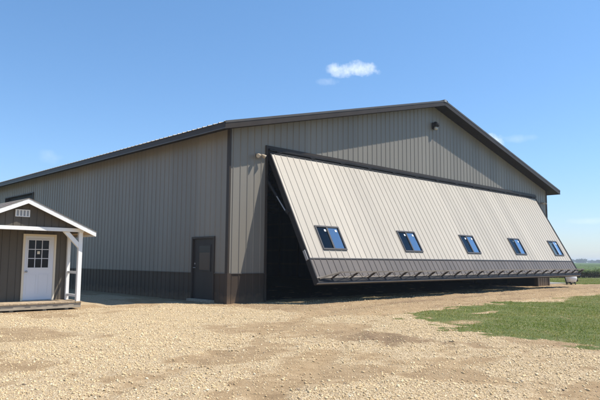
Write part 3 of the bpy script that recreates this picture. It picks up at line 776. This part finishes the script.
# posts, braces, rails
PX = SX1 - .02
for sx, bx in ((1, SX1 + .02), (-1, SX0 + .09 - .02)):
    x1 = bx; x0 = x1 - .11
    mb = MB(); mb.box((x0, YG - .001, DZ), (x1, YG + .105, 2.149)); p = mb.build('post', 'white_paint', S, bevel=.004)
    mb = MB(); mb.box((x0 + .01, SY - .10, DZ), (x0 + .10, SY - .014, 2.12)); mb.build('post', 'white_paint', S, bevel=.004)
    mb = MB(); ix = x0 if sx > 0 else x1; q = -sx
    mb.hexa([(ix - q * .001, YG + .01, 1.70), (ix - q * .001, YG + .095, 1.70), (ix - q * .001, YG + .095, 1.86), (ix - q * .001, YG + .01, 1.86), (ix + q * .44, YG + .01, 2.148), (ix + q * .44, YG + .095, 2.148), (ix + q * .28, YG + .095, 2.148), (ix + q * .28, YG + .01, 2.148)]); mb.build('brace', 'white_paint', S)
    for z in (1.01, .36):
        mb = MB(); mb.box((x0 + .03, YG + .106, z - .035), (x0 + .075, SY - .101, z + .035)); mb.build('rail', 'white_paint', S)
# deck
mb = MB(); x = SX0 - .02
while x < SX1 + .03:
    w = .138; d = random.uniform(-.008, .012); mb.box((x, .735 + d, DZ - .032), (min(x + w, SX1 + .045), SY - .002, DZ + random.uniform(-.003, .001))); x += w + .007
mb.build('deck_boards', 'deck_wood', S)
mb = MB(); mb.box((SX0 - .02, .765, .045), (SX1 + .03, .803, DZ - .033)); mb.box((SX1 - .01, .8031, .045), (SX1 + .028, SY, DZ - .033)); mb.build('rim_board', 'weathered_wood', S)
for x in (-7.5, -6.4, -5.55, -4.95):
    mb = MB(); mb.box((x, .83, -.03), (x + .10, SYB, .044)); mb.build('skid', 'weathered_wood', S)
mb = MB(); mb.box((SX0 + .01, SY + .001, .05), (SX1 - .012, SYB - .01, .16)); mb.build('floor_frame', 'weathered_wood', S)
# shed door
dx0, dx1, dzt = -5.87, -4.95, 2.085
mb = MB(); c = .06
mb.box((dx0, SY - .045, DZ + .002), (dx0 + c, SY - .013, dzt)); mb.box((dx1 - c, SY - .045, DZ + .002), (dx1, SY - .013, dzt)); mb.box((dx0 + c + .001, SY - .045, dzt - c), (dx1 - c - .001, SY - .013, dzt))
mb.build('door_casing', 'cream_paint', S, bevel=.003)
mb = MB(); mb.box((dx0 + c + .002, SY - .030, DZ + .03), (dx1 - c - .002, SY - .0125, dzt - c - .002))
wx0, wx1, wz0, wz1 = -5.72, -5.16, 1.14, 1.91; y0 = SY - .030
for (a, b, c0, d0) in ((wx0 - .03, wx0, wz0 - .03, wz1 + .03), (wx1, wx1 + .03, wz0 - .03, wz1 + .03), (wx0 + .0005, wx1 - .0005, wz0 - .03, wz0), (wx0 + .0005, wx1 - .0005, wz1, wz1 + .03)): mb.box((a, y0 - .014, c0), (b, y0 + .001, d0))
for i in (1, 2):
    x = wx0 + (wx1 - wx0) * i / 3; mb.box((x - .009, y0 - .012, wz0 + .0005), (x + .009, y0 + .001, wz1 - .0005))
    z = wz0 + (wz1 - wz0) * i / 3; mb.box((wx0 + .0005, y0 - .0116, z - .009), (wx1 - .0005, y0 + .001, z + .009))
for xa_, xb_ in ((-5.74, -5.47), (-5.41, -5.14)):         # pressed lower panels
    for (a, b, c0, d0) in ((xa_, xb_, .40, .415), (xa_, xb_, .94, .955), (xa_, xa_ + .015, .4151, .9399), (xb_ - .015, xb_, .4151, .9399)): mb.box((a, y0 - .006, c0), (b, y0 + .001, d0))
sdoor = mb.build('entry_door', 'white_door', S)
mb = MB(); mb.poly([(wx0, y0 - .004, wz0), (wx1, y0 - .004, wz0), (wx1, y0 - .004, wz1), (wx0, y0 - .004, wz1)]); mb.build('door_glass', 'dark_glass', sdoor)
mb = MB(); mb.box((-5.475, y0 - .010, 1.52), (-5.405, y0 - .0045, 1.60)); mb.build('paper_notice', 'cream_paint', sdoor)
mb = MB(); mb.tube([(-5.765, y0, 1.03), (-5.765, y0 - .045, 1.03)], .012); mb.tube([(-5.765, y0 - .04, 1.03), (-5.765, y0 - .05, 1.03), (-5.765, y0 - .075, 1.03), (-5.765, y0 - .085, 1.03)], [.015, .03, .03, .012], 12); mb.build('door_knob', 'steel_galv', sdoor, smooth=True)
mb = MB(); mb.box((dx0 + .05, SY - .075, DZ + .0015), (dx1 - .05, SY - .0125, DZ + .028)); mb.build('threshold', 'steel_galv', S)

# ------------------------------------------------------------------ white tank beyond the door end
T = empty('storage_tank', (27.0, -.30, 0), 'small white rounded tank on black stand beyond the right end of the raised door', 'tank')
ax = Vector((.72, -.69, 0)); c0 = Vector((27.0, -.30, .40)); prof = [(-.30, .05), (-.29, .17), (-.24, .27), (-.15, .32), (.15, .32), (.24, .27), (.29, .17), (.30, .05)]
mb = MB(); mb.tube([c0 + ax * u for u, r in prof], [r for u, r in prof], 20); mb.build('tank_body', 'tank_white', T, smooth=True)
for u in (-.16, .14):
    mb = MB()
    side = Vector((.69, .72, 0))
    mb.bar(c0 + ax * u - side * .32 + Vector((0, 0, -.45)), c0 + ax * (u + .0) - side * .18 + Vector((0, 0, -.24)), .05); mb.bar(c0 + ax * u + side * .32 + Vector((0, 0, -.45)), c0 + ax * u + side * .18 + Vector((0, 0, -.24)), .05)
    mb.bar(c0 + ax * u - side * .22 + Vector((0, 0, -.31)), c0 + ax * u + side * .22 + Vector((0, 0, -.31)), .05); mb.build('stand_leg', 'black_rubber', T)
mb = MB(); a = c0 + ax * .26 + Vector((0, 0, -.12)); mb.tube([a, a + ax * .12], .11, 14); mb.build('end_fitting', 'black_rubber', T)
mb = MB(); mb.tube([a + ax * .121, a + ax * .16], .06, 12); mb.build('fitting_cap', 'red_brown', T)
mb = MB(); mb.bar(c0 - ax * .50 + Vector((0, 0, .38)), c0 - ax * .28 + Vector((0, 0, -.42)), .05); mb.build('drawbar', 'black_rubber', T)

# ------------------------------------------------------------------ air
mb = MB(); mb.box((-3300, -3300, -1.6), (3300, 3300, 13.)); hz = MB.build(mb, 'haze', 'white_paint')
hm = bpy.data.materials.new('air'); hm.use_nodes = True; ht = hm.node_tree; ht.nodes.clear()
ho = ht.nodes.new('ShaderNodeOutputMaterial'); pv = ht.nodes.new('ShaderNodeVolumePrincipled'); pv.inputs['Density'].default_value = .0006; pv.inputs['Color'].default_value = (.80, .90, 1, 1); pv.inputs['Anisotropy'].default_value = .2
ht.links.new(pv.outputs[0], ho.inputs['Volume']); hz.data.materials[0] = hm; tag(hz, kind='stuff', label='thin pale summer haze over the far fields', cat='haze')
# ------------------------------------------------------------------ light, sky, camera
sun = bpy.data.lights.new('sun', 'SUN'); sun.energy = 5.0; sun.angle = math.radians(.53); sun.color = (1, .94, .84)
so = bpy.data.objects.new('sun', sun); col.objects.link(so); so.rotation_euler = SUN.to_track_quat('Z', 'Y').to_euler(); so.location = (20, -20, 40)
w = bpy.data.worlds.new('World'); scn.world = w; w.use_nodes = True; nt = w.node_tree; nt.nodes.clear()
out = nt.nodes.new('ShaderNodeOutputWorld'); bg = nt.nodes.new('ShaderNodeBackground')
sky = nt.nodes.new('ShaderNodeTexSky'); sky.sky_type = 'NISHITA'; sky.sun_disc = False
el = math.asin(SUN.z); sky.sun_elevation = el; sky.sun_rotation = math.atan2(SUN.x, SUN.y)
sky.air_density = 1.0; sky.dust_density = .3; sky.ozone_density = 1.6; sky.altitude = 300
STR = .10
bg.inputs[1].default_value = STR
tc = nt.nodes.new('ShaderNodeTexCoord')
def vdot(v):
    n = nt.nodes.new('ShaderNodeVectorMath'); n.operation = 'DOT_PRODUCT'; nt.links.new(tc.outputs['Generated'], n.inputs[0]); n.inputs[1].default_value = v; return n.outputs['Value']
nz = noise(nt, tc.outputs['Generated'], 55., 6, .62); nz2 = noise(nt, tc.outputs['Generated'], 17., 5, .6)
total = None
# compass bearing (deg from +y towards +x), elevation, half width, half height (deg), strength
for az, elv, hw, hh, st in CLOUDS if 'CLOUDS' in globals() else ((49.0, 18.25, 2.35, .85, .95), (46.4, 17.2, 1.1, .4, .25), (61.9, 11.1, 1.3, .8, .85), (64.6, 11.2, 1.6, .4, .22), (20.6, 9.1, 1.1, .7, .18), (60.9, 24.5, 3.2, .5, .22), (70.4, 3.6, 3.0, .30, .28), (36.5, 24.8, 1.5, .4, .25)):
    a, e = math.radians(az), math.radians(elv)
    cdir = Vector((math.sin(a) * math.cos(e), math.cos(a) * math.cos(e), math.sin(e))); rt_ = Vector((math.cos(a), -math.sin(a), 0)); up = rt_.cross(cdir) 
    up = up if up.z > 0 else -up
    u = math_(nt, 'DIVIDE', vdot(rt_), math.radians(hw)); v = math_(nt, 'DIVIDE', vdot(up), math.radians(hh))
    v = math_(nt, 'SUBTRACT', v, math.tan(0)); fr = math_(nt, 'GREATER_THAN', vdot(cdir), .5)
    v = math_(nt, 'SUBTRACT', v, 0.)
    r2 = math_(nt, 'ADD', math_(nt, 'MULTIPLY', u, u), math_(nt, 'MULTIPLY', v, v))
    q = math_(nt, 'ADD', math_(nt, 'SUBTRACT', 1., r2), math_(nt, 'MULTIPLY', math_(nt, 'SUBTRACT', nz, .5), 2.7))
    q = math_(nt, 'ADD', q, math_(nt, 'MULTIPLY', math_(nt, 'SUBTRACT', nz2, .5), 1.8))
    q = math_(nt, 'MULTIPLY', math_(nt, 'MULTIPLY', q, .72, True), fr)
    q = math_(nt, 'MULTIPLY', q, math_(nt, 'LESS_THAN', r2, 6.)); q = math_(nt, 'MULTIPLY', q, st * .9)
    total = q if total is None else math_(nt, 'MAXIMUM', total, q)
sz = nt.nodes.new('ShaderNodeSeparateXYZ'); nt.links.new(tc.outputs['Generated'], sz.inputs[0])
tint = ramp(nt, sz.outputs[2], [(0., (.84, .90, 1.10)), (.16, (.90, 1.12, 1.34)), (.42, (.95, 1.27, 1.46))])
tsc = nt.nodes.new('ShaderNodeVectorMath'); tsc.operation = 'SCALE'; nt.links.new(tint, tsc.inputs[0]); tsc.inputs['Scale'].default_value = 1.
skc = mix(nt, 1., sky.outputs[0], tsc.outputs[0], 'MULTIPLY')
cc = mix(nt, total, skc, tuple(x / STR for x in (.78, .86, .95)))
nt.links.new(cc, bg.inputs[0]); nt.links.new(bg.outputs[0], out.inputs[0])

cd = bpy.data.cameras.new('camera'); cd.sensor_width = 36; cd.lens = 588.387 / 600 * 36; cd.clip_end = 8000; cd.clip_start = .1
co = bpy.data.objects.new('camera', cd); col.objects.link(co)
yw, pt, rl = math.radians(-43.838), math.radians(5.829), math.radians(.448)
F = Vector((math.sin(-yw) * math.cos(pt), math.cos(yw) * math.cos(pt), math.sin(pt))); Rr = Vector((math.cos(yw), math.sin(yw), 0)); U = Rr.cross(F)
R2 = math.cos(rl) * Rr + math.sin(rl) * U; U2 = -math.sin(rl) * Rr + math.cos(rl) * U
co.matrix_world = Matrix(((R2.x, U2.x, -F.x, -11.712), (R2.y, U2.y, -F.y, -15.583), (R2.z, U2.z, -F.z, 1.4106), (0, 0, 0, 1)))
scn.camera = co
scn.render.engine = 'CYCLES'
vs = scn.view_settings; vs.view_transform = 'Standard'; vs.look = 'None'; vs.gamma = 1; vs.use_curve_mapping = False; vs.exposure = .42
